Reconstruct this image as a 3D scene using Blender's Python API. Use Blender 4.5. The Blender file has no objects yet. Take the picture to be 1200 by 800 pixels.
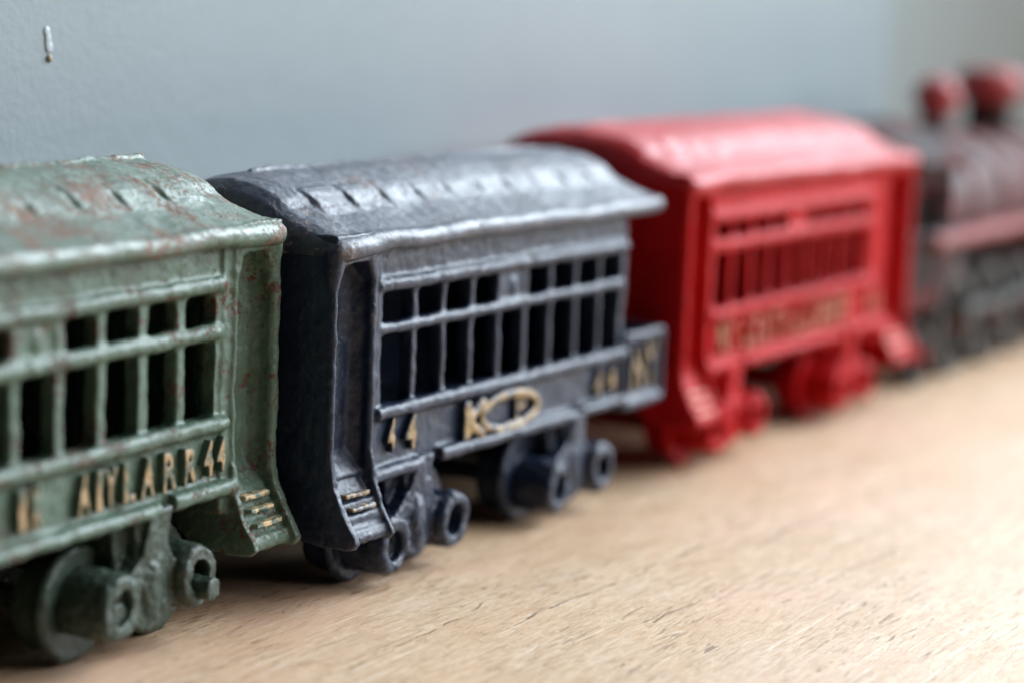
import bpy, bmesh, math, random
from mathutils import Vector, Matrix

random.seed(7)
S = 0.01                      # everything is modelled in centimetres and stored in metres
PI = math.pi
C = bpy.context.scene.collection
scene = bpy.context.scene

# ------------------------------------------------------------------ materials
def new_mat(name):
    m = bpy.data.materials.new(name); m.use_nodes = True
    nt = m.node_tree; nt.nodes.clear()
    out = nt.nodes.new('ShaderNodeOutputMaterial')
    b = nt.nodes.new('ShaderNodeBsdfPrincipled')
    nt.links.new(b.outputs[0], out.inputs[0])
    return m, nt, b

def coords(nt, scale=(1, 1, 1), rot=(0, 0, 0), loc=(0, 0, 0)):
    tc = nt.nodes.new('ShaderNodeTexCoord'); mp = nt.nodes.new('ShaderNodeMapping')
    mp.inputs['Scale'].default_value = scale; mp.inputs['Rotation'].default_value = rot
    mp.inputs['Location'].default_value = loc
    nt.links.new(tc.outputs['Object'], mp.inputs['Vector']); return mp.outputs[0]

def noise(nt, vec, scale, detail=4, rough=.55, dist=0):
    n = nt.nodes.new('ShaderNodeTexNoise')
    n.inputs['Scale'].default_value = scale; n.inputs['Detail'].default_value = detail
    n.inputs['Roughness'].default_value = rough; n.inputs['Distortion'].default_value = dist
    nt.links.new(vec, n.inputs['Vector']); return n.outputs['Fac']

def ramp(nt, fac, stops):
    r = nt.nodes.new('ShaderNodeValToRGB'); el = r.color_ramp.elements
    while len(el) < len(stops): el.new(.5)
    for e, (p, c) in zip(el, stops):
        e.position = p
        e.color = (c, c, c, 1) if not isinstance(c, tuple) else (*c, 1)
    nt.links.new(fac, r.inputs[0]); return r.outputs[0]

def mix(nt, fac, a, b, mode='MIX'):
    n = nt.nodes.new('ShaderNodeMix'); n.data_type = 'RGBA'; n.blend_type = mode
    for i, v in ((0, fac), (6, a), (7, b)):
        if hasattr(v, 'is_output'): nt.links.new(v, n.inputs[i])
        elif i == 0: n.inputs[0].default_value = v
        else: n.inputs[i].default_value = (*v, 1)
    return n.outputs[2]

def math_(nt, op, a, b=None, clamp=False):
    n = nt.nodes.new('ShaderNodeMath'); n.operation = op; n.use_clamp = clamp
    for i, v in ((0, a), (1, b)):
        if v is None: continue
        if hasattr(v, 'is_output'): nt.links.new(v, n.inputs[i])
        else: n.inputs[i].default_value = v
    return n.outputs[0]

def bump(nt, b, h, strength, dist, prev=None):
    n = nt.nodes.new('ShaderNodeBump'); n.inputs['Strength'].default_value = strength
    n.inputs['Distance'].default_value = dist; nt.links.new(h, n.inputs['Height'])
    if prev is not None: nt.links.new(prev, n.inputs['Normal'])
    nt.links.new(n.outputs[0], b.inputs['Normal']); return n.outputs[0]

def paint(name, base, dark, light, rust_a, rust_b, rust=.5, rough=.36, edge=.5, spec=.4, gold=None, coat=0.0, keep_=(.43, .57), lower=0.0, ior=1.5):
    """Old enamel on cast iron: cloudy colour, rust freckles, worn edges, pitted surface."""
    m, nt, b = new_mat(name)
    v = coords(nt)
    col = mix(nt, ramp(nt, noise(nt, v, 130, 5), [(.3, 0.), (.7, 1.)]), dark, base)
    col = mix(nt, ramp(nt, noise(nt, v, 420, 3), [(.55, 0.), (.75, .6)]), col, light)
    if gold:
        g = nt.nodes.new('ShaderNodeNewGeometry'); sx = nt.nodes.new('ShaderNodeSeparateXYZ')
        tf = nt.nodes.new('ShaderNodeVectorTransform'); tf.vector_type = 'NORMAL'
        tf.convert_from = 'WORLD'; tf.convert_to = 'OBJECT'
        nt.links.new(g.outputs['True Normal'], tf.inputs[0]); nt.links.new(tf.outputs[0], sx.inputs[0])
        face = ramp(nt, math_(nt, 'MULTIPLY', sx.outputs[1], -1.), [(.55, 0.), (.8, 1.)])
        keep = ramp(nt, noise(nt, v, 420, 6, .7), [(keep_[0], .08), (keep_[1], .95)])
        gm = math_(nt, 'MULTIPLY', face, keep)
        gcol = mix(nt, noise(nt, v, 900, 3), gold, tuple(x * .62 for x in gold))
        col = mix(nt, gm, col, gcol)
    geo = nt.nodes.new('ShaderNodeNewGeometry')
    edges = ramp(nt, geo.outputs['Pointiness'], [(.52, 0.), (.60, 1.)])
    area = ramp(nt, noise(nt, v, 110, 5, .65), [(.40, 0.), (.66, 1.)])
    speck = math_(nt, 'ADD', math_(nt, 'MULTIPLY', noise(nt, v, 1300, 6, .7), .75), math_(nt, 'MULTIPLY', noise(nt, v, 400, 6, .65), .25))
    # freckles: thin where the area mask is low, joined into patches where it is high
    k = math_(nt, 'ADD', speck, math_(nt, 'MULTIPLY', area, .20 * rust + .01))
    k = math_(nt, 'ADD', k, math_(nt, 'MULTIPLY', edges, .17 * edge))
    mask = ramp(nt, k, [(.63 - lower, 0.), (.69 - lower, 1.)])
    rcol = mix(nt, noise(nt, v, 1500, 4), rust_a, rust_b)
    mask = math_(nt, 'MULTIPLY', mask, min(1.0, rust * 1.6))
    col = mix(nt, mask, col, rcol)
    nt.links.new(col, b.inputs['Base Color'])
    rr = math_(nt, 'ADD', ramp(nt, noise(nt, v, 300, 4), [(.3, rough - .07), (.75, rough + .12)]), math_(nt, 'MULTIPLY', mask, .35))
    nt.links.new(rr, b.inputs['Roughness'])
    b.inputs['Specular IOR Level'].default_value = spec
    b.inputs['Coat Weight'].default_value = coat; b.inputs['IOR'].default_value = ior
    b.inputs['Coat Roughness'].default_value = .3
    h = math_(nt, 'ADD', noise(nt, v, 320, 4, .6), math_(nt, 'MULTIPLY', noise(nt, v, 1400, 4, .7), .5))
    h = math_(nt, 'SUBTRACT', h, math_(nt, 'MULTIPLY', mask, .25))
    bump(nt, b, h, .5, .0004)
    return m

RUST = (.115, .053, .030); RUSTD = (.07, .022, .018)
GOLD = (.60, .40, .17)
M = {}
G3 = ((.085, .138, .10), (.058, .097, .07), (.13, .20, .155)); N3 = ((.013, .024, .052), (.008, .015, .035), (.024, .040, .074)); R3 = ((.42, .005, .008), (.32, .004, .006), (.46, .010, .012))
half_ = lambda t, k: tuple(tuple(x * k for x in c) for c in t)
M['green'] = paint('green_enamel', *G3, RUST, RUSTD, .75, .38, .8, lower=.012)
M['green_roof'] = paint('green_roof_enamel', *G3, (.17, .082, .042), (.085, .04, .025), 1.0, .38, 1.0, .7, lower=.048)
M['green_gold'] = paint('green_enamel_gold_letters', *half_(G3, .8), RUST, RUSTD, .35, .4, .2, gold=(.50, .33, .17))
M['green_shaded'] = paint('green_running_gear_shaded', *half_(G3, .42), RUST, RUSTD, .45, .38, .5)  # body green darkened: the shade under the car is put into the colour
M['navy'] = paint('navy_enamel', *N3, (.16, .10, .07), (.07, .05, .045), .42, .38, .6)
M['navy_roof'] = paint('navy_roof_enamel', *N3, (.22, .13, .09), (.08, .05, .045), .60, .44, .5, .9)
M['navy_gold'] = paint('navy_enamel_gold_letters', *N3, RUST, RUSTD, .2, .4, .2, gold=(.45, .31, .14), keep_=(.40, .55))
M['red'] = paint('red_enamel', *R3, (.33, .10, .05), (.10, .015, .012), .5, .42, .8, .3, ior=1.22)
M['red_roof'] = paint('red_roof_enamel', *R3, (.33, .10, .05), (.2, .02, .015), .25, .42, .25, .5, ior=1.38)
M['red_gold'] = paint('red_enamel_gold_letters', *R3, RUST, RUSTD, .2, .4, .2, gold=(.42, .25, .10))
M['black'] = paint('worn_black_enamel', (.014, .015, .015), (.008, .009, .009), (.035, .035, .033), (.26, .04, .04), (.13, .018, .018), .8, .5, .8, .25, lower=.03, ior=1.22)
M['worn_red'] = paint('worn_red_enamel', (.36, .03, .035), (.24, .018, .02), (.36, .12, .12), (.04, .035, .035), (.02, .02, .02), .5, .42, .6)
M['worn_pink'] = paint('faded_red_over_black', (.34, .12, .12), (.16, .055, .055), (.44, .24, .23), (.05, .045, .045), (.03, .03, .03), .5, .48, .6, .3, ior=1.25)
M['worn_grey'] = paint('faded_grey_red_boiler', (.10, .062, .062), (.028, .022, .022), (.19, .13, .13), (.34, .07, .07), (.2, .03, .03), .85, .48, .8, .4, ior=1.4)
M['grey_iron'] = paint('bare_grey_iron', (.10, .098, .095), (.035, .034, .034), (.20, .20, .20), RUST, RUSTD, .3, .45, .4, .3, ior=1.25)

def gold_mat(name, c, chips):
    m, nt, b = new_mat(name); v = coords(nt)
    k = ramp(nt, noise(nt, v, 650, 6, .7), [(.47, 0.), (.57, 1.)])
    nt.links.new(mix(nt, k, chips, mix(nt, noise(nt, v, 300), c, tuple(x * .7 for x in c))), b.inputs['Base Color'])
    b.inputs['Roughness'].default_value = .45
    bump(nt, b, noise(nt, v, 700, 4), .5, .0004); return m
M['tread_green'] = gold_mat('cream_gold_tread_on_green', (.72, .50, .27), (.12, .17, .13))
M['tread_navy'] = gold_mat('gold_tread_on_navy', (.46, .31, .14), (.09, .095, .10))
M['tread_red'] = gold_mat('cream_tread_on_red', (.80, .60, .42), (.45, .05, .04))

def wood_mat():
    m, nt, b = new_mat('pale_scratched_wood')
    col = ramp(nt, noise(nt, coords(nt, (11, 45, 11)), 1, 6, .6, .8), [(.25, (0.517, 0.339, 0.198)), (.5, (0.601, 0.419, 0.269)), (.75, (0.656, 0.485, 0.335))])
    blotch = noise(nt, coords(nt, (22, 34, 22)), 1, 4)
    col = mix(nt, ramp(nt, blotch, [(.42, 0.), (.72, .65)]), col, (0.665, 0.530, 0.400))
    longg = noise(nt, coords(nt, (7, 210, 7), rot=(0, 0, -.10), loc=(1, 7, 0)), 1, 5, .6, .4)
    col = mix(nt, ramp(nt, longg, [(.36, .5), (.55, 0.)]), col, (.50, .33, .20))
    fuzz = noise(nt, coords(nt, (190, 760, 190), rot=(0, 0, -.16)), 1, 7, .72, .8)
    col = mix(nt, ramp(nt, fuzz, [(.37, .85), (.57, 0.)]), col, (0.425, 0.273, 0.157))
    pale = noise(nt, coords(nt, (280, 520, 280), loc=(4, 4, 0)), 1, 7, .74, 1.0)
    col = mix(nt, ramp(nt, pale, [(.54, 0.), (.74, .7)]), col, (0.739, 0.618, 0.487))
    pink = ramp(nt, noise(nt, coords(nt, (16, 22, 16), loc=(2.3, 5.1, 0)), 1, 3), [(.5, 0.), (.68, .5)])
    col = mix(nt, pink, col, (.66, .42, .30))
    hts = math_(nt, 'MULTIPLY', fuzz, .7)
    # short dark pores along the grain, in drifts
    for sc, off, lo, zz in (((150, 1050, 150), 3, .58, 25), ((80, 1250, 80), 8, .60, 18)):
        pore = noise(nt, coords(nt, sc, rot=(0, 0, -.17), loc=(off, 1, 0)), 1, 3, .55, .9)
        zone = ramp(nt, noise(nt, coords(nt, (zz, zz * 2.4, zz), loc=(9 + off, 2, 0)), 1, 3), [(.44, .1), (.6, 1.)])
        pm = math_(nt, 'MULTIPLY', ramp(nt, pore, [(lo, 0.), (lo + .07, 1.)]), zone)
        col = mix(nt, math_(nt, 'MULTIPLY', pm, .85), col, (0.200, 0.116, 0.060))
        hts = math_(nt, 'SUBTRACT', hts, pm)
    # knife scratches in several directions, pale and dark
    for ang, sc, off, c, lo, amt in ((.35, 1500, 5, (0.777, 0.671, 0.546), .70, .8), (-.55, 1300, 11, (0.758, 0.653, 0.530), .70, .75), (.12, 1100, 17, (0.240, 0.152, 0.088), .71, .75),
                                (1.05, 1200, 23, (0.777, 0.680, 0.562), .705, .7), (-1.1, 1400, 31, (0.288, 0.192, 0.120), .72, .6), (1.45, 1300, 41, (0.785, 0.689, 0.579), .71, .7)):
        n = noise(nt, coords(nt, (34, sc, 34), rot=(0, 0, ang), loc=(off, off * .7, 0)), 1, 1, .4, .05)
        k = math_(nt, 'MULTIPLY', ramp(nt, n, [(lo, 0.), (lo + .05, 1.)]), amt * .7)
        col = mix(nt, k, col, c); hts = math_(nt, 'SUBTRACT', hts, k)
    # long broken cracks along the grain
    tc = nt.nodes.new('ShaderNodeTexCoord'); sx = nt.nodes.new('ShaderNodeSeparateXYZ'); nt.links.new(tc.outputs['Object'], sx.inputs[0])
    wob = math_(nt, 'MULTIPLY', math_(nt, 'SUBTRACT', noise(nt, coords(nt, (60, 8, 8)), 1, 4), .5), .006)
    brk = ramp(nt, noise(nt, coords(nt, (160, 10, 10)), 1, 3), [(.42, 0.), (.52, 1.)])
    for cy_, x0, x1, wd, tilt in ((.1695, .318, .390, .00022, -.03), (.1530, .335, .372, .00016, .02), (.1790, .285, .330, .00015, .05), (.1400, .355, .41, .00018, -.06), (.1610, .395, .46, .0002, .03)):
        d = math_(nt, 'ABSOLUTE', math_(nt, 'SUBTRACT', math_(nt, 'SUBTRACT', sx.outputs[1], math_(nt, 'MULTIPLY', math_(nt, 'SUBTRACT', sx.outputs[0], (x0 + x1) / 2), tilt)), math_(nt, 'ADD', wob, cy_)))
        k = ramp(nt, math_(nt, 'DIVIDE', d, wd * 4), [(.12, 1.), (.5, 0.)])
        inx = math_(nt, 'MULTIPLY', math_(nt, 'GREATER_THAN', sx.outputs[0], x0), math_(nt, 'LESS_THAN', sx.outputs[0], x1))
        k = math_(nt, 'MULTIPLY', math_(nt, 'MULTIPLY', k, inx), brk)
        col = mix(nt, math_(nt, 'MULTIPLY', k, .85), col, (.16, .085, .04)); hts = math_(nt, 'SUBTRACT', hts, k)
    nt.links.new(col, b.inputs['Base Color'])
    nt.links.new(ramp(nt, noise(nt, coords(nt, (60, 200, 60)), 1, 4), [(.3, .40), (.7, .6)]), b.inputs['Roughness'])
    b.inputs['Specular IOR Level'].default_value = .4
    n1 = bump(nt, b, noise(nt, coords(nt, (150, 700, 150)), 1, 5, .6), .3, .0004)
    bump(nt, b, hts, .16, .0005, n1)
    return m

def wall_mat(name, base):
    m, nt, b = new_mat(name); v = coords(nt)
    col = mix(nt, ramp(nt, noise(nt, v, 28, 4), [(.3, 0.), (.7, 1.)]), base, tuple(x * 1.07 for x in base))
    col = mix(nt, ramp(nt, noise(nt, v, 260, 4), [(.55, 0.), (.8, .5)]), col, tuple(x * .9 for x in base))
    nt.links.new(col, b.inputs['Base Color'])
    b.inputs['Roughness'].default_value = .5
    h = math_(nt, 'ADD', noise(nt, v, 700, 5, .6), noise(nt, v, 160, 3))
    bump(nt, b, h, .14, .0006)
    return m

# ------------------------------------------------------------------ mesh builder
class MB:
    def __init__(s): s.v = []; s.f = []
    def add(s, vs, fs):
        o = len(s.v); s.v += [tuple(p) for p in vs]; s.f += [tuple(i + o for i in f) for f in fs]
    def box(s, x0, x1, y0, y1, z0, z1):
        s.add([(x0, y0, z0), (x1, y0, z0), (x1, y1, z0), (x0, y1, z0), (x0, y0, z1), (x1, y0, z1), (x1, y1, z1), (x0, y1, z1)],
              [(3, 2, 1, 0), (4, 5, 6, 7), (0, 1, 5, 4), (1, 2, 6, 5), (2, 3, 7, 6), (3, 0, 4, 7)])
    def prism(s, poly, axis, a0, a1):
        """poly in the two other axes (kept in x,y,z order) swept along axis."""
        n = len(poly); vs = []
        for a in (a0, a1):
            for p, q in poly:
                vs.append({'x': (a, p, q), 'y': (p, a, q), 'z': (p, q, a)}[axis])
        s.add(vs, [tuple(range(n))[::-1], tuple(range(n, 2 * n))] + [(i, (i + 1) % n, n + (i + 1) % n, n + i) for i in range(n)])
    def cyl(s, p0, p1, r, n=16, r1=None):
        p0, p1 = Vector(p0), Vector(p1); d = (p1 - p0).normalized(); r1 = r if r1 is None else r1
        a = d.orthogonal().normalized(); b = d.cross(a); vs = []
        for p, q in ((p0, r), (p1, r1)):
            vs += [p + (a * math.cos(2 * PI * i / n) + b * math.sin(2 * PI * i / n)) * q for i in range(n)]
        s.add(vs, [tuple(range(n))[::-1], tuple(range(n, 2 * n))] + [(i, (i + 1) % n, n + (i + 1) % n, n + i) for i in range(n)])
    def lathe(s, c, prof, axis='y', n=40):
        """closed ring profile [(r, a)] about an axis through c."""
        c = Vector(c); k = len(prof); vs = []
        for i in range(n):
            t = 2 * PI * i / n; ct, st = math.cos(t), math.sin(t)
            for r, a in prof:
                vs.append(c + Vector({'y': (r * ct, a, r * st), 'x': (a, r * ct, r * st), 'z': (r * ct, r * st, a)}[axis]))
        s.add(vs, [(i * k + j, i * k + (j + 1) % k, ((i + 1) % n) * k + (j + 1) % k, ((i + 1) % n) * k + j) for i in range(n) for j in range(k)])
    def ball(s, c, rx, ry, rz, n=14, m=9):
        vs = [(c[0], c[1], c[2] - rz)]
        for j in range(1, m):
            a = -PI / 2 + PI * j / m
            vs += [(c[0] + rx * math.cos(a) * math.cos(2 * PI * i / n), c[1] + ry * math.cos(a) * math.sin(2 * PI * i / n), c[2] + rz * math.sin(a)) for i in range(n)]
        vs.append((c[0], c[1], c[2] + rz)); t = len(vs) - 1
        fs = [(0, 1 + (i + 1) % n, 1 + i) for i in range(n)] + [(t, t - n + i, t - n + (i + 1) % n) for i in range(n)]
        for j in range(m - 2):
            fs += [(1 + j * n + i, 1 + j * n + (i + 1) % n, 1 + (j + 1) * n + (i + 1) % n, 1 + (j + 1) * n + i) for i in range(n)]
        s.add(vs, fs)

    def build(s, name, mat, parent=None, vox=None, smooth=3, warp=.05, rough=.018, seed=0, flip=None):
        me = bpy.data.meshes.new(name); me.from_pydata(s.v, [], s.f)
        bm = bmesh.new(); bm.from_mesh(me); bmesh.ops.recalc_face_normals(bm, faces=bm.faces); bm.to_mesh(me); bm.free()
        ob = bpy.data.objects.new(name, me); C.objects.link(ob)
        if vox:
            r = ob.modifiers.new('r', 'REMESH'); r.mode = 'VOXEL'; r.voxel_size = vox; r.adaptivity = 0
            if smooth:
                q = ob.modifiers.new('s', 'SMOOTH'); q.factor = .5; q.iterations = smooth
            if warp:
                d = ob.modifiers.new('w', 'DISPLACE'); d.texture = tex(1.3, True); d.strength = warp; d.direction = 'RGB_TO_XYZ'; d.mid_level = .5
            if rough:
                d = ob.modifiers.new('n', 'DISPLACE'); d.texture = tex(.34, False); d.strength = rough * 2.2; d.mid_level = .5
                d = ob.modifiers.new('n2', 'DISPLACE'); d.texture = tex(.11, False); d.strength = rough; d.mid_level = .5
            dg = bpy.context.evaluated_depsgraph_get()
            me2 = bpy.data.meshes.new_from_object(ob.evaluated_get(dg), preserve_all_data_layers=False, depsgraph=dg)
            ob.modifiers.clear(); ob.data = me2; bpy.data.meshes.remove(me); me = me2; me.name = name
        me.transform(Matrix.Scale(S, 4))
        for p in me.polygons: p.use_smooth = True
        if not vox: me.set_sharp_from_angle(angle=math.radians(38))
        me.materials.clear(); me.materials.append(mat)
        if parent: ob.parent = parent
        return ob

TEX = {}
def tex(sz, colour):
    if (sz, colour) not in TEX:
        t = bpy.data.textures.new('casting_noise', 'CLOUDS'); t.noise_scale = sz; t.noise_depth = 2
        t.cloud_type = 'COLOR' if colour else 'GRAYSCALE'; TEX[(sz, colour)] = t
    return TEX[(sz, colour)]

def thing(name, label, cat, loc, rz=0, group=None):
    o = bpy.data.objects.new(name, None); C.objects.link(o)
    o.location = [c * S for c in loc]; o.rotation_euler = (0, 0, rz); o.empty_display_size = .01
    o['label'] = label; o['category'] = cat
    if group: o['group'] = group
    return o

def glyphs(items, name, mat, parent, y=.02, depth=.16, vox=.022):
    """raised cast letters: items = (char, x centre, z base, height, width)."""
    mb = MB()
    for ch, xc, z0, hgt, wid in items:
        cu = bpy.data.curves.new('t', 'FONT'); cu.body = ch; cu.size = 1; cu.extrude = .5; cu.offset = .03; cu.resolution_u = 4
        ob = bpy.data.objects.new('t', cu); C.objects.link(ob)
        dg = bpy.context.evaluated_depsgraph_get(); me = bpy.data.meshes.new_from_object(ob.evaluated_get(dg))
        xs = [v.co.x for v in me.vertices]; ys = [v.co.y for v in me.vertices]; zs = [v.co.z for v in me.vertices]
        fx = lambda a: xc + ((a - min(xs)) / max(1e-6, max(xs) - min(xs)) - .5) * wid
        vs = [(fx(v.co.x), y - depth * (v.co.z - min(zs)) / (max(zs) - min(zs)), z0 + (v.co.y - min(ys)) / (max(ys) - min(ys)) * hgt) for v in me.vertices]
        bm = bmesh.new(); bm.from_mesh(me); bmesh.ops.remove_doubles(bm, verts=bm.verts, dist=1e-5); 
        for v in bm.verts:
            v.co = Vector((fx(v.co.x), y - depth * (v.co.z - min(zs)) / (max(zs) - min(zs)), z0 + (v.co.y - min(ys)) / (max(ys) - min(ys)) * hgt))
        mb.add([v.co for v in bm.verts], [[v.index for v in f.verts] for f in bm.faces]) if not bm.verts.index_update() else None
        bm.free(); bpy.data.objects.remove(ob); bpy.data.curves.remove(cu); bpy.data.meshes.remove(me)
    return mb.build(name, mat, parent, vox=vox, smooth=1, warp=.03, rough=.02)

W = 4.4                      # width of a car
zs = lambda w: w if w > 2.05 else 2.05 - (2.05 - w) * .78

STEP = [(.10, 2.0), (-.02, 1.74), (-.04, 1.62), (-.14, 1.58), (-.16, 1.38), (-.26, 1.34), (-.28, 1.12), (-.37, 1.08), (-.42, .90), (-.36, .78),
        (.15, .74), (.65, .82), (.95, 1.12), (1.02, 2.05)]
FLARE = [(.30, 2.9), (-.06, 2.4), (-.12, 1.95), (-.26, 1.45), (-.46, 1.08), (-.52, .88), (-.42, .74), (.1, .72), (.6, .82), (.9, 1.12), (.95, 2.05)]

def both(mb, fn):
    """run fn for the near side and mirrored for the far side."""
    fn(lambda y: y); fn(lambda y: W - y)

def roof(z, xa, xb, hood_a, hood_b, slot=.4, pitch=1.07):
    mb = MB()
    half = [(-.10, .0), (-.19, .08), (-.17, .20), (-.05, .28), (.2, .36), (.5, .47), (.72, .555), (.96, .665), (1.13, .83), (1.40, .96), (1.75, 1.07), (2.2, 1.13)]
    half = [(y if y < 1.3 else 1.3 + (y - 1.3) * (W / 2 - 1.3) / .9, h) for y, h in half]
    prof = half + [(W - y, h) for y, h in half[-2::-1]]
    n = len(prof); A = (.50, .26, .09, .01) if hood_a else (.07, .03, 0, 0); B = (.50, .26, .09, .01) if hood_b else (.07, .03, 0, 0)
    O = (0, .08, .30, .75)
    xs = [(xa + o, d) for o, d in zip(O, A)] + [((xa + xb) / 2, -.03)] + [(xb - o, d) for o, d in zip(O[::-1], B[::-1])]
    vs = []
    for x, dz in xs:
        for y, h in prof:
            k = h / 1.13
            vs.append((x, y + .3 * dz * (W / 2 - y) / 2.4, z + h - dz * k))
    fs = [tuple(range(n))[::-1], tuple(range(len(vs) - n, len(vs)))]
    for i in range(len(xs) - 1):
        fs += [(i * n + j, i * n + (j + 1) % n, (i + 1) * n + (j + 1) % n, (i + 1) * n + j) for j in range(n)]
    mb.add(vs, fs)
    # eave bead, louvre blocks along the clerestory, seam of the two casting halves along the ridge
    def side(Y):
        mb.cyl((xa + (1.4 if hood_a else .1), Y(-.09), z + .13), (xb - (1.4 if hood_b else .1), Y(-.09), z + .13), .165, 12)
        x = slot; k = 0
        while x > xa + 1.2: x -= pitch
        while x < xb - 1.2:
            L = pitch - random.uniform(.13, .20)
            poly = [(Y(.60), z + .42), (Y(.66), z + .535), (Y(.84), z + .665), (Y(1.06), z + .825), (Y(1.26), z + .925), (Y(1.38), z + .7)]
            mb.prism(poly, 'x', x, x + L)
            x += pitch
    both(mb, side)
    for on, xe, sg in ((hood_a, xa, 1), (hood_b, xb, -1)):      # rounded corner over the vestibule
        if on:
            for Y in ((lambda y: y), (lambda y: W - y)):
                mb.cyl((xe + sg * 1.45, Y(-.06), z + .12), (xe + sg * .2, Y(-.06), z + .06), .19, 12); mb.ball((xe + sg * .2, Y(-.03), z + .06), .22, .2, .2)
            mb.cyl((xe + sg * .17, .0, z + .06), (xe + sg * .17, W, z + .06), .16, 12)
    x = xa + .9
    while x < xb - 1.2:
        L = random.uniform(.5, 1.1)
        mb.cyl((x, W / 2 + random.uniform(-.05, .05), z + 1.13), (x + L, W / 2, z + 1.14), random.uniform(.04, .065), 8); x += L * .9
    return mb

def coach(root, mats, z, left, right, vox, rails, hubs, px=None, dz=0.0, slot=.4, fil=.10, width=4.4, bar=1.0):
    """left / right: dict(type='vestibule'|'platform', jamb, post, end) in X; z: dict of heights."""
    global W
    W = width
    bot, sill, mid, top, eave = z['bot'], z['sill'], z['mid'], z['top'], z['eave']
    mb = MB(); px = px or [k + random.uniform(-.03, .03) for k in range(10)]
    xa, xb = px[0], px[9]
    def side(Y):
        far = Y(0) > 1
        bx = lambda x0, x1, y0, y1, z0, z1: mb.box(x0, x1, min(Y(y0), Y(y1)), max(Y(y0), Y(y1)), z0, z1)
        bx(xa - .15, xb + .15, .08, .40, bot - .12, sill)
        bx(xa - .15, xb + .15, .08, .40, top + .06, eave + .3)
        mb.cyl((xa - .1, Y(.09), top + .13), (xb + .1, Y(.09), top + .13), .13, 12)
        bx(xa - .1, xb + .1, .10, .42, sill - .12, sill + .05)
        mb.cyl((xa - .15, Y(.02), sill - .02), (xb + .15, Y(.02), sill - .02), .125, 12)
        mb.cyl((xa, Y(.10), mid), (xb, Y(.10), mid), .10 * bar, 10); bx(xa, xb, .08, .33, mid - .06, mid + .06)
        for k in range(9):
            for z0, z1 in ((sill + .05, mid - .08), (mid + .08, top + .02)):
                if k == 4 and z0 > mid: continue
                for xx, dx in ((px[k] + .06, 1), (px[k + 1] - .06, -1)):
                    for zz, dz_ in ((z0, 1), (z1, -1)):
                        mb.prism([(xx - .03 * dx, zz - .03 * dz_), (xx + fil * dx, zz - .03 * dz_), (xx + fil * .4 * dx, zz + fil * .4 * dz_), (xx - .03 * dx, zz + fil * dz_)], 'y', *sorted((Y(.07), Y(.30))))
        for k, x in enumerate(px):
            w = random.uniform(.07, .09) * bar
            bx(x - w, x + w, .06, .31, sill - .05, top + .1)
        bx(px[4] + .02, px[5] - .02, .09, .40, mid, top + .1)
        mb.ball((px[4] + .5, Y(.09), (mid + top) / 2 + .02), .13, .07, .2)
        if far: bx(xa, xb, .30, .40, sill, top)
        for (r0, r1, dz, rr) in rails:
            mb.cyl((r0, Y(-.01), bot + dz), (r1, Y(-.01), bot + dz), rr, 12)
            bx(r0, r1, -.02, .4, bot + dz - rr * .6, bot + dz + rr * .6)
        for e, sgn in ((left, -1), (right, 1)):
            x0 = xa if sgn < 0 else xb
            j, p, en = e['jamb'], e['post'], e['end']
            if e['type'] == 'vestibule':
                a, b_ = sorted((x0 + sgn * .05, j)); bx(a, b_, .02, .5, 1.7, eave + .3)
                mb.cyl(((j + a if False else j) - sgn * .05, Y(.03), 1.75), (j - sgn * .05, Y(.03), eave + .1), .075, 10)
                a, b_ = sorted((p, en)); bx(a, b_, -.02, .5, 2.2, eave + .3)
                mb.cyl(((p + en) / 2, Y(.02), 2.2), ((p + en) / 2, Y(.02), eave + .1), abs(en - p) * .55, 10)
                a, b_ = sorted((j, en)); bx(a, b_, .40, .75, 1.6, eave + .3)
                bx(a, b_, -.08, .5, eave - .16, eave + .3)                     # lintel over the recess
                c0, c1 = (j, p) if sgn > 0 else (p, j)
                for xx, dd in ((c0, 1), (c1, -1)):
                    mb.prism([(xx - .03 * dd, Y(.12)), (xx - .03 * dd, Y(.5)), (xx + .32 * dd, Y(.5)), (xx + .32 * dd, Y(.40)), (xx + .12 * dd, Y(.32))], 'z', 2.0, eave)
                bx(c0, c1, .34, .5, 2.0, (mid + sill) / 2 + .55)
                for xx, dd in ((c0, 1), (c1, -1)):                    # rounded head of the recess
                    zt = eave - .12
                    mb.prism([(xx - .08 * dd, zt + .06), (xx + .36 * dd, zt + .06), (xx + .14 * dd, zt - .10), (xx + .04 * dd, zt - .34), (xx - .08 * dd, zt - .42)], 'y', *sorted((Y(-.05), Y(.45))))
                mb.cyl(((p + en) / 2 - sgn * .03, Y(.06), eave - .75), ((p + en) / 2 - sgn * .03, Y(.02), eave + .1), abs(en - p) * .5, 12, .2)
                # step block with flared cheeks
                st = [(Y(q), zs(w_) + dz) for q, w_ in STEP]; fl = [(Y(q - .04 if w_ < 1.6 else q), zs(w_) + dz) for q, w_ in FLARE]
                s0 = j - sgn * .12
                a, b_ = sorted((s0, en)); mb.prism(st, 'x', a, b_)
                a, b_ = sorted((en, en - sgn * .17)); mb.prism(fl, 'x', a, b_)
                fl2 = [(Y(q), zs(w_) + dz) for q, w_ in FLARE]
                a, b_ = sorted((s0, s0 + sgn * .12)); mb.prism(fl2, 'x', a, b_)
                mb.prism([(Y(.45), 2.75), (Y(.30), 2.3), (Y(.06), 1.98), (Y(.5), 1.8)], 'x', *sorted((j, en)))
            else:
                a, b_ = sorted((x0 + sgn * .02, x0 + sgn * .14)); bx(a, b_, .06, .5, bot, eave + .3)
    both(mb, side)
    mb.box(xa - 1.2, xb + (1.2 if right['type'] == 'vestibule' else .1), .2, W - .2, bot - .1, bot + .12)
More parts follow.
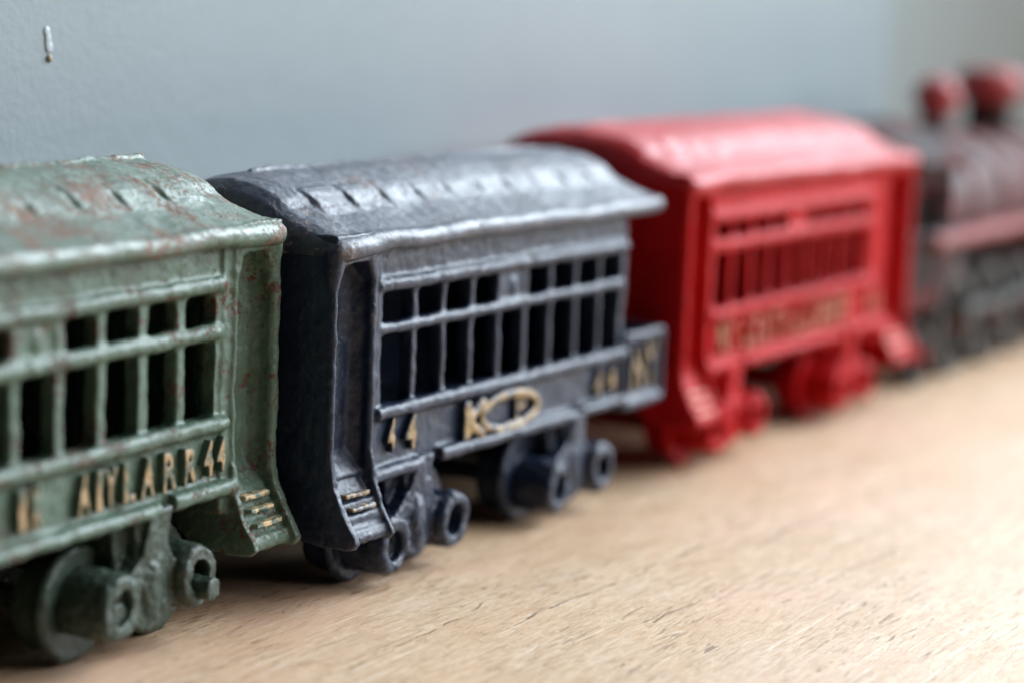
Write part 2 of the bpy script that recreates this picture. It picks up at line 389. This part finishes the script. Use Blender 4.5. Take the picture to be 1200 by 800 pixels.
    for e, sgn in ((left, -1), (right, 1)):
        if e['type'] == 'vestibule':
            en = e['end']; a, b_ = sorted((en, en - sgn * .2)); mb.box(a, b_, .1, W - .1, 1.35, eave + .3)
            for yy in (1.35, W - 1.35): mb.box(*sorted((en - sgn * .1, en + sgn * .09)), yy - .09, yy + .09, 1.5, eave - .3)
            mb.box(*sorted((en - sgn * .1, en + sgn * .09)), 1.3, W - 1.3, eave - .42, eave - .24)
        else:
            x0 = xb if sgn > 0 else xa
            a, b_ = sorted((x0 - sgn * .1, x0 + sgn * .1)); mb.box(a, b_, .2, W - .2, bot, eave + .3)
    body = mb.build('body', mats['paint'], root, vox=vox, smooth=4, warp=.045, rough=.024)
    ra = left['end'] - .05; rb = right['end'] + (.05 if right['type'] == 'vestibule' else .14)
    rf = roof(eave, ra, rb, left['type'] == 'vestibule', right['type'] == 'vestibule', slot)
    rf.build('roof', mats['roof'], root, vox=vox, smooth=9, warp=.08, rough=.017)
    # gold step treads on the near steps
    for e, sgn in ((left, -1), (right, 1)):
        if e['type'] != 'vestibule': continue
        a, b_ = sorted((e['jamb'] + sgn * .06, e['end'] - sgn * .30))
        for (q, w_) in ((-.10, 1.62), (-.22, 1.37), (-.34, 1.10))[:3 if mats['tread'] is not M['tread_navy'] else 2]:
            t = MB(); d = random.uniform(-.03, .03)
            t.box(a + .08, b_ - .04 + d, q - .045, q + .12, zs(w_) - .05 + dz, zs(w_) + .028 + dz)
            t.build('step_tread', mats['tread'], root, vox=vox * .8, smooth=2, warp=.04, rough=.03)
    # trucks
    for tc in hubs:                                     # each truck: two hubs (x, z)
        (h0, z0), (h1, z1) = tc['hubs']; cx = (h0 + h1) / 2
        for near in (True, False):
            Y = (lambda y: y) if near else (lambda y: W - y)
            t = MB()
            poly = [(cx + .0, bot + .05), (cx + .5, bot + .05), (cx + .45, 1.62), (cx + .62, 1.26), (h1, z1 + .36), (h1, z1 - .36), (cx + .55, .66), (cx + .2, .40), (cx - .2, .38),
                    (cx - .55, .60), (h0, z0 - .36), (h0, z0 + .36), (cx - .62, 1.22), (cx - .25, 1.5)]
            a, b_ = sorted((Y(-.10), Y(.22))); t.prism(poly, 'y', a, b_)
            t.prism([(cx - .65, bot), (cx + .5, bot), (cx + .35, .8), (cx - .45, .8)], 'y', *sorted((Y(.2), Y(.9))))
            t.prism([(cx - .3, bot), (cx + .45, bot), (cx + .4, 1.0), (cx - .2, 1.0)], 'y', *sorted((Y(.02), Y(.5))))
            t.ball((cx, Y(-.06), .95), .26, .14, .5)
            for hx, hz in ((h0, z0), (h1, z1)):
                sg = 1 if near else -1
                t.lathe((hx, Y(0), hz), [(.26, -.30 * sg), (.44, -.30 * sg), (.49, -.20 * sg), (.50, .52 * sg), (.27, .52 * sg)])
                t.lathe((hx, Y(0), hz), [(.05, .05 * sg), (.34, .05 * sg), (.34, .5 * sg), (.05, .5 * sg)])
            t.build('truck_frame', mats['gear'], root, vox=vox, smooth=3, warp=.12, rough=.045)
        for i, (hx, hz) in enumerate(((h0, z0), (h1, z1))):
            ax = MB(); y0 = tc['axle'][i]
            ax.cyl((hx + .02, y0, .82), (hx + .02, W - y0, .82), .19, 8)
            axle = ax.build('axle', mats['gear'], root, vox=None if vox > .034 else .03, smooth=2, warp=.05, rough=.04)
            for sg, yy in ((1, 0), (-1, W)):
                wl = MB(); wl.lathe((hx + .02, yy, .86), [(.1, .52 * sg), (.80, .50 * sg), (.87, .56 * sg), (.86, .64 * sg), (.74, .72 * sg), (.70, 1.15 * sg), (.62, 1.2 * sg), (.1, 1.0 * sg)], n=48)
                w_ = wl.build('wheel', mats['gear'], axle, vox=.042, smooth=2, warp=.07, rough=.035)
    cp = MB()                                          # drawbar between the cars
    cp.box(left['end'] - .35, left['end'] + 1.4, W / 2 - .18, W / 2 + .18, 1.15, 1.45)
    cp.build('coupler', mats['gear'], root, vox=.06, smooth=2, warp=.05, rough=0)
    return body

# ------------------------------------------------------------------ table and wall
WALL_Y = 25.65; CORNER_X = 79
tb = MB(); tb.box(8, 140, -40, WALL_Y, -3, 0)
table = tb.build('table_top', wood_mat()); table['kind'] = 'structure'; table['label'] = 'pale scratched wooden table top under the toy train'; table['category'] = 'table'
wm = wall_mat('blue_grey_wall_paint', (.185, .226, .243))
wb = MB(); wb.box(-60, CORNER_X + 5, WALL_Y, WALL_Y + 4, -3, 70)
wall = wb.build('wall', wm); wall['kind'] = 'structure'; wall['label'] = 'blue grey painted wall behind the toy train'; wall['category'] = 'wall'
wm2 = wall_mat('grey_green_wall_paint', (.165, .19, .188))
w2 = MB(); pts = [(72, WALL_Y - .003)]; ang = 0.0; x_, y_ = 72.0, WALL_Y - .003
for k in range(24):
    ang = 1.0 * (k + 1) / 24; x_ += .75 * math.cos(ang); y_ -= .75 * math.sin(ang); pts.append((x_, y_))
for k in range(1): x_ += 7 * math.cos(ang); y_ -= 7 * math.sin(ang); pts.append((x_, y_))
w2.prism(pts + [(x_ + 3, y_ + 2), (94, WALL_Y + 2), (72, WALL_Y + 2)], 'z', -3, 18)
sw = w2.build('side_wall', wm2); sw['kind'] = 'structure'; sw['label'] = 'grey green end of the wall curving away at the far right'; sw['category'] = 'wall'
dr, nt, b = new_mat('white_paint_drip')
nt.links.new(ramp(nt, noise(nt, coords(nt), 500), [(.3, (.30, .35, .37)), (.7, (.36, .41, .42))]), b.inputs['Base Color']); b.inputs['Roughness'].default_value = .35
dm = MB(); dm.ball((31.15, WALL_Y, 8.82), .09, .025, .10); dm.ball((31.18, WALL_Y, 8.68), .09, .025, .18); dm.ball((31.21, WALL_Y, 8.56), .11, .03, .11)
drip = dm.build('paint_drip', dr, wall, vox=.018, smooth=2, warp=.04, rough=.0)
bt, nt, b = new_mat('brown_drip_tip')
nt.links.new(ramp(nt, noise(nt, coords(nt), 900), [(.3, (.22, .16, .08)), (.7, (.33, .25, .14))]), b.inputs['Base Color'])
dm = MB(); dm.ball((31.21, WALL_Y, 8.38), .075, .06, .07); dm.build('drip_tip', bt, drip, vox=.02, smooth=2, warp=.03, rough=.01)

# ------------------------------------------------------------------ the three cars
GRP = 'cast iron toy passenger cars in the train'
g = thing('toy_passenger_car', 'nearest car, chipped pale green cast iron with rust freckles and gold 44', 'toy train car', (20.43, 20.30, 0), .044, GRP)
coach(g, dict(paint=M['green'], gear=M['green_shaded'], roof=M['green_roof'], tread=M['tread_green']), dict(bot=2.10, sill=3.16, mid=4.53, top=5.12, eave=5.84),
      dict(type='vestibule', jamb=-.42, post=-1.42, end=-1.62), dict(type='vestibule', jamb=9.24, post=10.2, end=10.42), .03,
      [(1.5, 7.2, 0, .115), (7.55, 9.2, .03, .13), (-.3, .9, .03, .13)],
      [dict(hubs=((.16, .9), (2.14, .95)), axle=(-.1, -.1)), dict(hubs=((5.97, .92), (7.96, 1.0)), axle=(-.22, -.52))],
      px=[k * .985 + random.uniform(-.03, .03) for k in range(10)], dz=.2, slot=.04, fil=.18, bar=1.3)
glyphs([(c, x * .985, z_ * .985 + .145, hh * .95, ww * .92) for c, x, z_, hh, ww in (('I', 4.05, 2.24, .62, .16), ('K', 4.38, 2.24, .62, .26), ('A', 5.46, 2.22, .62, .32), ('I', 5.82, 2.22, .62, .15), ('Y', 6.10, 2.22, .62, .36),
        ('L', 6.55, 2.22, .62, .28), ('A', 7.02, 2.22, .62, .36), ('R', 7.58, 2.22, .62, .36), ('R', 8.13, 2.22, .60, .36), ('4', 8.62, 2.26, .60, .27), ('4', 8.97, 2.28, .58, .25))], 'lettering', M['green_gold'], g, y=.12, depth=.17)

n = thing('toy_passenger_car', 'dark navy cast iron car with open railed end platform and gold ring emblem', 'toy train car', (32.741, 19.98, 0), 0, GRP)
coach(n, dict(paint=M['navy'], gear=M['navy'], roof=M['navy_roof'], tread=M['tread_navy']), dict(bot=1.97, sill=2.92, mid=4.26, top=4.86, eave=5.60),
      dict(type='vestibule', jamb=-.36, post=-1.40, end=-1.54), dict(type='platform', jamb=9.1, post=9.2, end=10.1), .034,
      [(1.95, 6.95, -.03, .12), (7.3, 9.1, 0, .1), (-.25, 1.35, -.08, .12)],
      [dict(hubs=((.16, .72), (2.12, .80)), axle=(.02, .06)), dict(hubs=((6.0, .72), (7.82, .86)), axle=(.02, .06))], px=[0, 1.12, 2.08, 3.05, 4.03, 5.0, 6.0, 7.02, 8.02, 8.98])
pf = MB()
pf.box(9.0, 10.95, .1, W - .1, 1.72, 1.95)
for Y in ((lambda y: y), (lambda y: W - y)):
    pf.box(9.05, 10.95, *sorted((Y(.06), Y(.26))), 1.75, 3.15)
    for x in (9.15, 10.85): pf.cyl((x, Y(.06), 1.75), (x, Y(.06), 3.12), .11, 10)
    pf.cyl((9.15, Y(.06), 3.14), (10.85, Y(.06), 3.14), .12, 10); pf.cyl((9.15, Y(.06), 1.82), (10.85, Y(.06), 1.82), .12, 10)
pf.box(10.78, 10.95, .1, W - .1, 1.75, 3.15); pf.cyl((10.87, .1, 3.14), (10.87, W - .1, 3.14), .11, 10)
plat = pf.build('end_platform', M['navy'], n, vox=.036, smooth=3, warp=.06, rough=.02)
glyphs([('N', 9.70, 2.10, .85, .5)], 'letter', M['navy_gold'], plat, y=.1, depth=.14, vox=.03)
glyphs([('Y', 10.32, 2.12, .85, .5)], 'letter', M['navy_gold'], plat, y=.1, depth=.14, vox=.03)
for ch, xc, z0, hh, ww in (('4', .34, 2.20, .58, .24), ('4', .98, 2.16, .60, .36), ('4', 7.95, 2.12, .58, .30), ('4', 8.52, 2.12, .58, .27)):
    glyphs([(ch, xc, z0, hh, ww)], 'numeral', M['navy_gold'], n, y=.12, depth=.16, vox=.025)
em = MB()
ring = lambda mb, cx, cz, rx, rz, r, y, k=28: [mb.cyl((cx + rx * math.cos(2 * PI * i / k), y, cz + rz * math.sin(2 * PI * i / k)), (cx + rx * math.cos(2 * PI * (i + 1) / k), y, cz + rz * math.sin(2 * PI * (i + 1) / k)), r, 8) for i in range(k)]
ring(em, 4.38, 2.38, 1.02, .31, .10, .0)
em.box(2.72, 2.96, -.07, .14, 2.05, 2.74); em.cyl((2.9, -.0, 2.42), (3.42, .0, 2.68), .11, 8); em.cyl((2.9, 0, 2.36), (3.42, 0, 2.06), .11, 8)
em.box(4.62, 4.74, -.04, .14, 2.16, 2.56); ring(em, 4.84, 2.47, .14, .09, .05, .0, 14)
em.build('emblem', M['navy_gold'], n, vox=.03, smooth=2, warp=.05, rough=.02)

r = thing('toy_passenger_car', 'bright red cast iron car coupled between the navy car and the engine', 'toy train car', (45.84, 19.852, 0), -.015, GRP)
coach(r, dict(paint=M['red'], gear=M['red'], roof=M['red_roof'], tread=M['tread_red']), dict(bot=2.12, sill=3.26, mid=4.68, top=5.16, eave=5.95),
      dict(type='vestibule', jamb=-.40, post=-1.40, end=-1.66), dict(type='vestibule', jamb=10.0, post=11.15, end=11.5), .045,
      [(1.6, 7.2, -.02, .13), (-.3, 1.3, 0, .13), (7.6, 10.0, .0, .13)],
      [dict(hubs=((-.1, .84), (2.0, .88)), axle=(.02, .06)), dict(hubs=((6.9, .82), (8.5, .86)), axle=(.02, .06))], width=5.4, bar=1.45)
W = 4.4
glyphs([('N', .45, 2.36, .72, .42), ('Y', .95, 2.36, .72, .40)] + [(ch, 1.75 + i * .52, 2.36, .66, .34) for i, ch in enumerate('CENTRALLINES')] + [('4', 9.0, 2.36, .68, .36), ('4', 9.5, 2.36, .68, .36)],
       'lettering', M['red_gold'], r, y=.12, depth=.16, vox=.032)

# ------------------------------------------------------------------ the engine
L = thing('toy_locomotive', 'black and worn red cast iron steam engine at the far head of the train', 'toy locomotive', (57.9, 19.66, 0), -.012)
yc = W / 2
def bld(fn, name, mat, parent=L, vox=.06, smooth=2, warp=.06, rough=.03):
    mb = MB(); fn(mb); return mb.build(name, M[mat], parent, vox=vox, smooth=smooth, warp=warp, rough=rough)
def cab(mb):
    for Y in ((lambda y: y), (lambda y: W - y)):
        s_ = lambda a, b_: sorted((Y(a), Y(b_)))
        mb.box(.0, 3.3, *s_(.15, .4), 2.0, 4.0)
        for x0, x1 in ((.0, .45), (1.25, 1.6), (2.75, 3.3)): mb.box(x0, x1, *s_(.15, .4), 3.9, 5.8)
        mb.box(0, 3.3, *s_(.15, .4), 5.3, 5.9)
        mb.cyl((0, Y(.14), 4.0), (3.3, Y(.14), 4.0), .1, 8)
    mb.box(3.1, 3.35, .2, W - .2, 2.0, 5.9); mb.box(0, 3.3, .3, W - .3, 1.9, 2.2)
bld(cab, 'cab', 'black')
def croof(mb):
    h = [(-.25, 5.75), (-.3, 5.95), (.2, 6.25), (.9, 6.6), (1.6, 6.82), (2.2, 6.88)]
    mb.prism(h + [(W - y, z) for y, z in h[-2::-1]], 'x', -.5, 3.7)
bld(croof, 'cab_roof', 'black')
def boiler(mb):
    mb.cyl((3.2, yc, 4.55), (14.2, yc, 4.55), 1.72, 40)
    mb.cyl((14.2, yc, 4.55), (14.6, yc, 4.55), 1.5, 40, 1.2)
    mb.box(3.2, 6.0, .7, W - .7, 2.0, 4.6)
b_ = bld(boiler, 'boiler', 'worn_grey')
for x in (4.2, 6.2, 8.6, 11.0, 13.6):
    q = MB(); q.lathe((x, yc, 4.55), [(1.70, -.25), (1.84, -.2), (1.84, .2), (1.70, .25)], axis='x', n=48)
    q.build('boiler_band', M['worn_pink'], b_)
def dome(x, r0, h0):
    q = MB(); q.lathe((x, yc, 6.0), [(0.01, 0), (r0 * 1.15, 0), (r0, .35), (r0 * .95, h0 * .6), (r0 * .7, h0 * .9), (.01, h0)], axis='z', n=28); return q
q = MB(); q.ball((7.3, yc, 7.35), .66, .66, .62, 24, 14)
bell = q.build('bell', M['worn_red'], L, vox=.05, smooth=2, warp=.05, rough=.02)
q = MB(); q.cyl((7.3, yc, 6.0), (7.3, yc, 7.0), .62, 20, .42); q.build('bell_stand', M['worn_grey'], bell, vox=.05, smooth=2, warp=.05, rough=.02)
def stack(mb):
    mb.lathe((12.0, yc, 6.0), [(.35, 0), (.85, 0), (.66, .3), (.68, 1.2), (.35, 1.2)], axis='z', n=32)
def stack_cap(mb):
    mb.lathe((12.0, yc, 6.0), [(.45, 1.1), (.72, 1.1), (1.0, 1.5), (1.0, 1.8), (.8, 2.1), (.5, 2.15), (.42, 1.7)], axis='z', n=32)
st_ = bld(stack, 'smokestack', 'black', rough=.02); bld(stack_cap, 'stack_cap', 'worn_red', parent=st_, rough=.02)
def rb(mb):
    for Y in ((lambda y: y), (lambda y: W - y)):
        mb.box(1.5, 14.3, *sorted((Y(.0), Y(.9))), 3.65, 3.95); mb.cyl((1.5, Y(.02), 3.8), (14.3, Y(.02), 3.8), .2, 10)
bld(rb, 'running_board', 'worn_pink')
def frame(mb):
    mb.box(.2, 14.4, 1.1, W - 1.1, 1.1, 3.0)
    mb.cyl((12.4, .55, 2.0), (14.2, .55, 2.0), .75, 20); mb.cyl((12.4, W - .55, 2.0), (14.2, W - .55, 2.0), .75, 20); mb.box(12.6, 14.0, .6, W - .6, 2.2, 4.0)
bld(frame, 'frame', 'black')
def wheel(x, rad, par=L):
    for sg, yy in ((1, .25), (-1, W - .25)):
        q = MB(); q.lathe((x, yy, rad), [(rad * .78, 0), (rad, .02 * sg), (rad, .42 * sg), (rad * .78, .42 * sg)], n=40)
        q.lathe((x, yy, rad), [(.05, -.05 * sg), (rad * .25, -.05 * sg), (rad * .25, .4 * sg), (.05, .4 * sg)], n=20)
        for i in range(10):
            a = 2 * PI * i / 10
            q.cyl((x + rad * .2 * math.cos(a), yy + .2 * sg, rad + rad * .2 * math.sin(a)), (x + rad * .82 * math.cos(a), yy + .2 * sg, rad + rad * .82 * math.sin(a)), .09, 8)
        q.build('driving_wheel' if rad > 1 else 'wheel', M['grey_iron'], par)
    q = MB(); q.cyl((x, .1, rad), (x, W - .1, rad), .2, 10); q.build('axle', M['black'], par)
wheel(1.7, .8)
for x in (4.4, 7.4, 10.3): wheel(x, 1.42)
wheel(13.3, .72)
for sg, yy in ((1, .08), (-1, W - .08)):
    q = MB(); q.cyl((4.4, yy, 1.75), (10.3, yy, 1.75), .17, 10); q.cyl((7.4, yy - .1 * sg, 1.75), (12.6, yy - .1 * sg, 2.0), .14, 10)
    for x in (4.4, 7.4, 10.3): q.cyl((x, yy - .2 * sg, 1.75), (x, yy + .2 * sg, 1.75), .3, 14)
    q.build('side_rod', M['grey_iron'], L, vox=.05, smooth=2, warp=.03, rough=.02)
q = MB(); q.prism([(14.3, .4), (15.9, .25), (15.9, .5), (14.9, 1.6), (14.3, 1.7)], 'y', .5, W - .5); q.build('pilot', M['worn_red'], L, vox=.06)

# ------------------------------------------------------------------ camera
pitch, yaw, roll, h = .14275502, 1.07758771, .03871653, 9.671665
cy, sy, cp, sp = math.cos(yaw), math.sin(yaw), math.cos(pitch), math.sin(pitch)
fwd = Vector((sy * cp, cy * cp, -sp)); right = Vector((cy, -sy, 0)); up = right.cross(fwd)
cr, sr = math.cos(roll), math.sin(roll)
R_, U_ = cr * right + sr * up, cr * up - sr * right
cam = bpy.data.cameras.new('camera'); co = bpy.data.objects.new('camera', cam); C.objects.link(co)
m = Matrix((R_, U_, -fwd)).transposed().to_4x4(); m.translation = Vector((0, 0, h * S)); co.matrix_world = m
cam.sensor_width = 36; cam.lens = 2800 / 1200 * 36; cam.clip_start = .01; cam.clip_end = 20
cam.dof.use_dof = True; cam.dof.focus_distance = .373; cam.dof.aperture_fstop = 8.6
scene.camera = co

# ------------------------------------------------------------------ light
def area(name, loc, target, sx, sy_, power, col):
    l = bpy.data.lights.new(name, 'AREA'); l.shape = 'RECTANGLE'; l.size = sx; l.size_y = sy_; l.energy = power; l.color = col
    o = bpy.data.objects.new(name, l); C.objects.link(o); o.location = [c * S for c in loc]
    o.rotation_euler = (Vector(target) - Vector(loc)).to_track_quat('-Z', 'Y').to_euler(); return o
area('window_light', (166, -10, 76), (45, 20, 3), 1.6, 1.2, 84.0, (.81, .91, 1.0))
area('front_window_light', (98, -92, 80), (42, 20, 4), 1.3, 1.2, 21.0, (.97, .985, 1.0))
w = bpy.data.worlds.new('World'); scene.world = w; w.use_nodes = True
bg = w.node_tree.nodes['Background']; bg.inputs[0].default_value = (.8, .9, 1.0, 1); bg.inputs[1].default_value = .01
scene.view_settings.view_transform = 'Standard'; scene.view_settings.look = 'None'; scene.view_settings.exposure = 0; scene.view_settings.gamma = 1
scene.cycles.max_bounces = 6; scene.cycles.use_denoising = True
